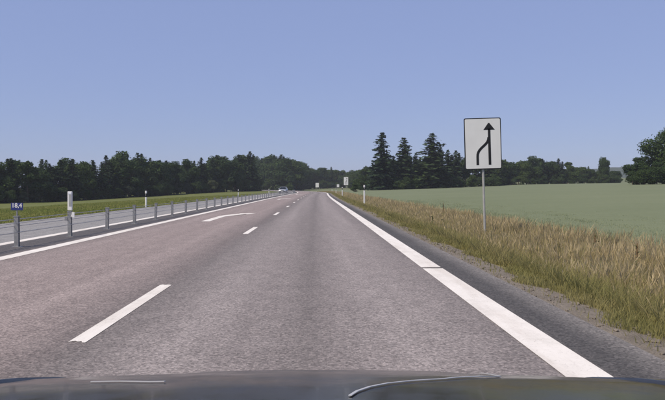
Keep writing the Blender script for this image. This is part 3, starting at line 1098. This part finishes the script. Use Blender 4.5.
# ------------------------------------------------------------------ oncoming car
def car(X, Yd, rz):
    root = empty('oncoming_car', (X, Yd, 0), rz)
    tag(root, 'silver car coming towards the viewer in the far lane', 'car')
    # front points to -Y. body loft: (y, half width, z low, z shoulder)
    secs = [(-2.15, .62, .38, .60), (-2.08, .80, .26, .70), (-1.6, .87, .20, .80), (-.95, .89, .18, .92), (0, .90, .18, .95), (1.2, .90, .18, .98), (1.9, .86, .22, .98), (2.12, .76, .34, .92)]
    bm = bmesh.new(); rings = []
    for y, w, z0, z1 in secs:
        pts = [(-w * .94, z0), (-w, z0 + .2), (-w, z1 - .14), (-w * .93, z1), (0, z1 + .03), (w * .93, z1), (w, z1 - .14), (w, z0 + .2), (w * .94, z0)]
        rings.append([bm.verts.new((a, y, b)) for a, b in pts])
    for r0, r1 in zip(rings[:-1], rings[1:]):
        for i in range(9):
            j = (i + 1) % 9
            bm.faces.new([r0[i], r0[j], r1[j], r1[i]])
    bm.faces.new(rings[0]); bm.faces.new(rings[-1][::-1])
    body = bmobj('body', bm, M['silver'], root, True)
    bm = bmesh.new()
    base = [(-.80, -1.02, .93), (.80, -1.02, .93), (.82, 1.75, .98), (-.82, 1.75, .98)]
    top = [(-.60, -.25, 1.42), (.60, -.25, 1.42), (.60, 1.15, 1.42), (-.60, 1.15, 1.42)]
    lo = [bm.verts.new(p) for p in base]; hi_ = [bm.verts.new(p) for p in top]
    for i in range(4):
        bm.faces.new([lo[i], lo[(i + 1) % 4], hi_[(i + 1) % 4], hi_[i]])
    bm.faces.new(hi_)
    bmobj('greenhouse', bm, M['glass'], root)
    bm = bmesh.new(); b_box(bm, (0, .45, 1.435), (1.26, 1.50, .05), .02); roof = bmobj('roof', bm, M['silver'], root)
    for s in (-1, 1):
        for (a, b) in (((.80 * s, -1.0, .94), (.605 * s, -.26, 1.43)), ((.83 * s, .45, .96), (.61 * s, .45, 1.43)), ((.82 * s, 1.72, .98), (.605 * s, 1.14, 1.43))):
            bm = bmesh.new(); b_cyl(bm, a, b, .035, None, 6); bmobj('pillar', bm, M['silver'], root)
        bm = bmesh.new(); b_box(bm, (.62 * s, -2.06, .64), (.34, .10, .15), .03); bmobj('headlight', bm, M['lamp'], root)
        bm = bmesh.new(); b_box(bm, (.98 * s, -.62, 1.0), (.16, .10, .12), .03); bmobj('mirror', bm, M['silver'], root)
        for yw in (-1.35, 1.3):
            bm = bmesh.new(); b_cyl(bm, (.70 * s, yw, .31), (.905 * s, yw, .31), .31, None, 20); wh = bmobj('wheel', bm, M['rubber'], root)
            bm = bmesh.new(); b_cyl(bm, (.90 * s, yw, .31), (.915 * s, yw, .31), .20, None, 14); bmobj('rim', bm, M['silver'], wh)
    bm = bmesh.new(); b_box(bm, (0, -2.13, .58), (.72, .08, .14), .02); bmobj('grille', bm, M['black'], root)
    bm = bmesh.new(); b_box(bm, (0, -2.13, .36), (1.15, .10, .12), .02); bmobj('air_intake', bm, M['black'], root)
    bm = bmesh.new(); b_box(bm, (0, -2.18, .45), (.50, .02, .11), .004); bmobj('number_plate', bm, M['white'], root)
car(pix(283.3, 150), 150, R(-4))

# ------------------------------------------------------------------ the front of the car the camera rides in
own = empty('camera_car', (0.02, 0, 0))
tag(own, 'dark grey bonnet of the car driving in the right-hand lane', 'car')
PY = [.42, .6, .8, 1.0, 1.13, 1.3, 1.5, 1.7, 1.85, 1.95, 2.02]
PZ = [.985, .955, .926, .897, .876, .836, .780, .713, .64, .55, .44]
def zb(X, Y):
    base = float(np.interp(Y, PY, PZ))
    a = abs(X)
    dome = .004 * float(smooth01(.30, .20, a)) * float(smooth01(.5, .8, Y)) if a < .30 else 0.0
    return base - .015 * (a / .6) ** 2 + dome
def smooth_profile(n=60):
    return np.linspace(PY[0], PY[-1], n)
def panel(name, x0, x1, y0, y1, nx, ny, mat, dz=0.0, thick=.03):
    v, f = [], []
    for j in range(ny + 1):
        Y = y0 + (y1 - y0) * j / ny
        for i in range(nx + 1):
            X = x0 + (x1 - x0) * i / nx
            z = zb(X, Y) + dz
            a = abs(X)
            if a > .74: z -= 1.6 * (a - .74) ** 2 + 14 * (a - .74) ** 3
            v.append((X, Y, z))
    n = nx + 1
    for j in range(ny):
        for i in range(nx):
            a = j * n + i
            f.append((a, a + 1, a + n + 1, a + n))
    o = pyobj(name, v, f, mat, own, True)
    md = o.modifiers.new('solid', 'SOLIDIFY'); md.thickness = thick; md.offset = -1
    return o
panel('bonnet', -.572, .572, .47, 1.93, 40, 50, M['carpaint'])
panel('fender', -.93, -.605, .40, 2.0, 14, 50, M['carpaint'], .004)
panel('fender', .605, .93, .40, 2.0, 14, 50, M['carpaint'], .004)
panel('seal', -.63, -.56, .45, 1.94, 3, 40, M['rubber'], -.024, .01)
panel('seal', .56, .63, .45, 1.94, 3, 40, M['rubber'], -.024, .01)
bm = bmesh.new(); b_box(bm, (0, .36, .955), (1.5, .16, .05), .01); bmobj('cowl', bm, M['rubber'], own)
bm = bmesh.new(); b_box(bm, (0, 1.93, .42), (1.74, .22, .36), .06); bmobj('bumper', bm, M['carpaint'], own)
bm = bmesh.new(); b_box(bm, (0, 2.05, .47), (.8, .02, .14), .005); bmobj('grille', bm, M['black'], own)
for s in (-1, 1):
    bm = bmesh.new(); b_box(bm, (.84 * s, 1.10, .42), (.10, 1.45, .40), .04); bmobj('side_panel', bm, M['carpaint'], own)
    bm = bmesh.new(); b_box(bm, (.68 * s, 1.99, .46), (.30, .08, .12), .03); bmobj('headlight', bm, M['lamp'], own)
    bm = bmesh.new(); b_cyl(bm, (.70 * s, 1.25, .32), (.915 * s, 1.25, .32), .32, None, 28); wh = bmobj('wheel', bm, M['rubber'], own)
    bm = bmesh.new(); b_cyl(bm, (.91 * s, 1.25, .32), (.925 * s, 1.25, .32), .21, None, 20); bmobj('rim', bm, M['silver'], wh)
# windscreen reflections modelled as thin pale strips on the bonnet
M['reflection'] = plain('pale_reflection', (.55, .55, .53), 0.45, 0.5, 0.3, 0.05)
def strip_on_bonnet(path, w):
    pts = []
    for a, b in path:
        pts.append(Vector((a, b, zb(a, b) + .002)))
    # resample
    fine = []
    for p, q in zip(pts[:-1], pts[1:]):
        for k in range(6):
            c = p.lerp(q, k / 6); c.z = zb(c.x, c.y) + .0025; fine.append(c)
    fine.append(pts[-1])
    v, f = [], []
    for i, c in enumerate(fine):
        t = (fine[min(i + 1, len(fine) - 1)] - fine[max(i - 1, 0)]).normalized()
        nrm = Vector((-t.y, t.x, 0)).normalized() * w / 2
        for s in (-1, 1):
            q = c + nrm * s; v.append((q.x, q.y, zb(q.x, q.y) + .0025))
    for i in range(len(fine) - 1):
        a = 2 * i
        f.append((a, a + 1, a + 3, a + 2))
    o = pyobj('reflection_strip', v, f, M['reflection'], own)
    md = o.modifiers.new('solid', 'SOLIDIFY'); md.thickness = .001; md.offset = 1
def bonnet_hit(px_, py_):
    """point of the bonnet seen at a pixel of the photograph: measures where the reflection lies"""
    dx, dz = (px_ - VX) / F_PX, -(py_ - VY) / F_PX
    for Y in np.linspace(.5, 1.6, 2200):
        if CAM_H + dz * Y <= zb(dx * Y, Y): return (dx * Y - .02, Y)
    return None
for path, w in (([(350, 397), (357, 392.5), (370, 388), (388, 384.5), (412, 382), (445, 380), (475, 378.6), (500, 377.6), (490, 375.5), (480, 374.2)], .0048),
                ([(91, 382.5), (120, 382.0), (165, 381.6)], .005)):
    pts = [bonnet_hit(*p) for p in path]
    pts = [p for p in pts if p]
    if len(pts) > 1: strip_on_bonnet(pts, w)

# ------------------------------------------------------------------ summer haze
hm = bpy.data.materials.new('haze_air')
hm.use_nodes = True
hn = hm.node_tree
hn.nodes.clear()
ho = hn.nodes.new('ShaderNodeOutputMaterial')
pv = hn.nodes.new('ShaderNodeVolumePrincipled')
pv.inputs['Color'].default_value = (.86, .91, 1.0, 1)
pv.inputs['Density'].default_value = 0.00024
hn.links.new(pv.outputs[0], ho.inputs['Volume'])
bm = bmesh.new()
b_box(bm, (-200, 700, 30), (7400, 7700, 76))
hz = bmobj('haze', bm, hm)
tag(hz, kind='stuff')

# ------------------------------------------------------------------ render settings
scene.render.engine = 'CYCLES'
scene.render.resolution_x = 1024
scene.render.resolution_y = 616
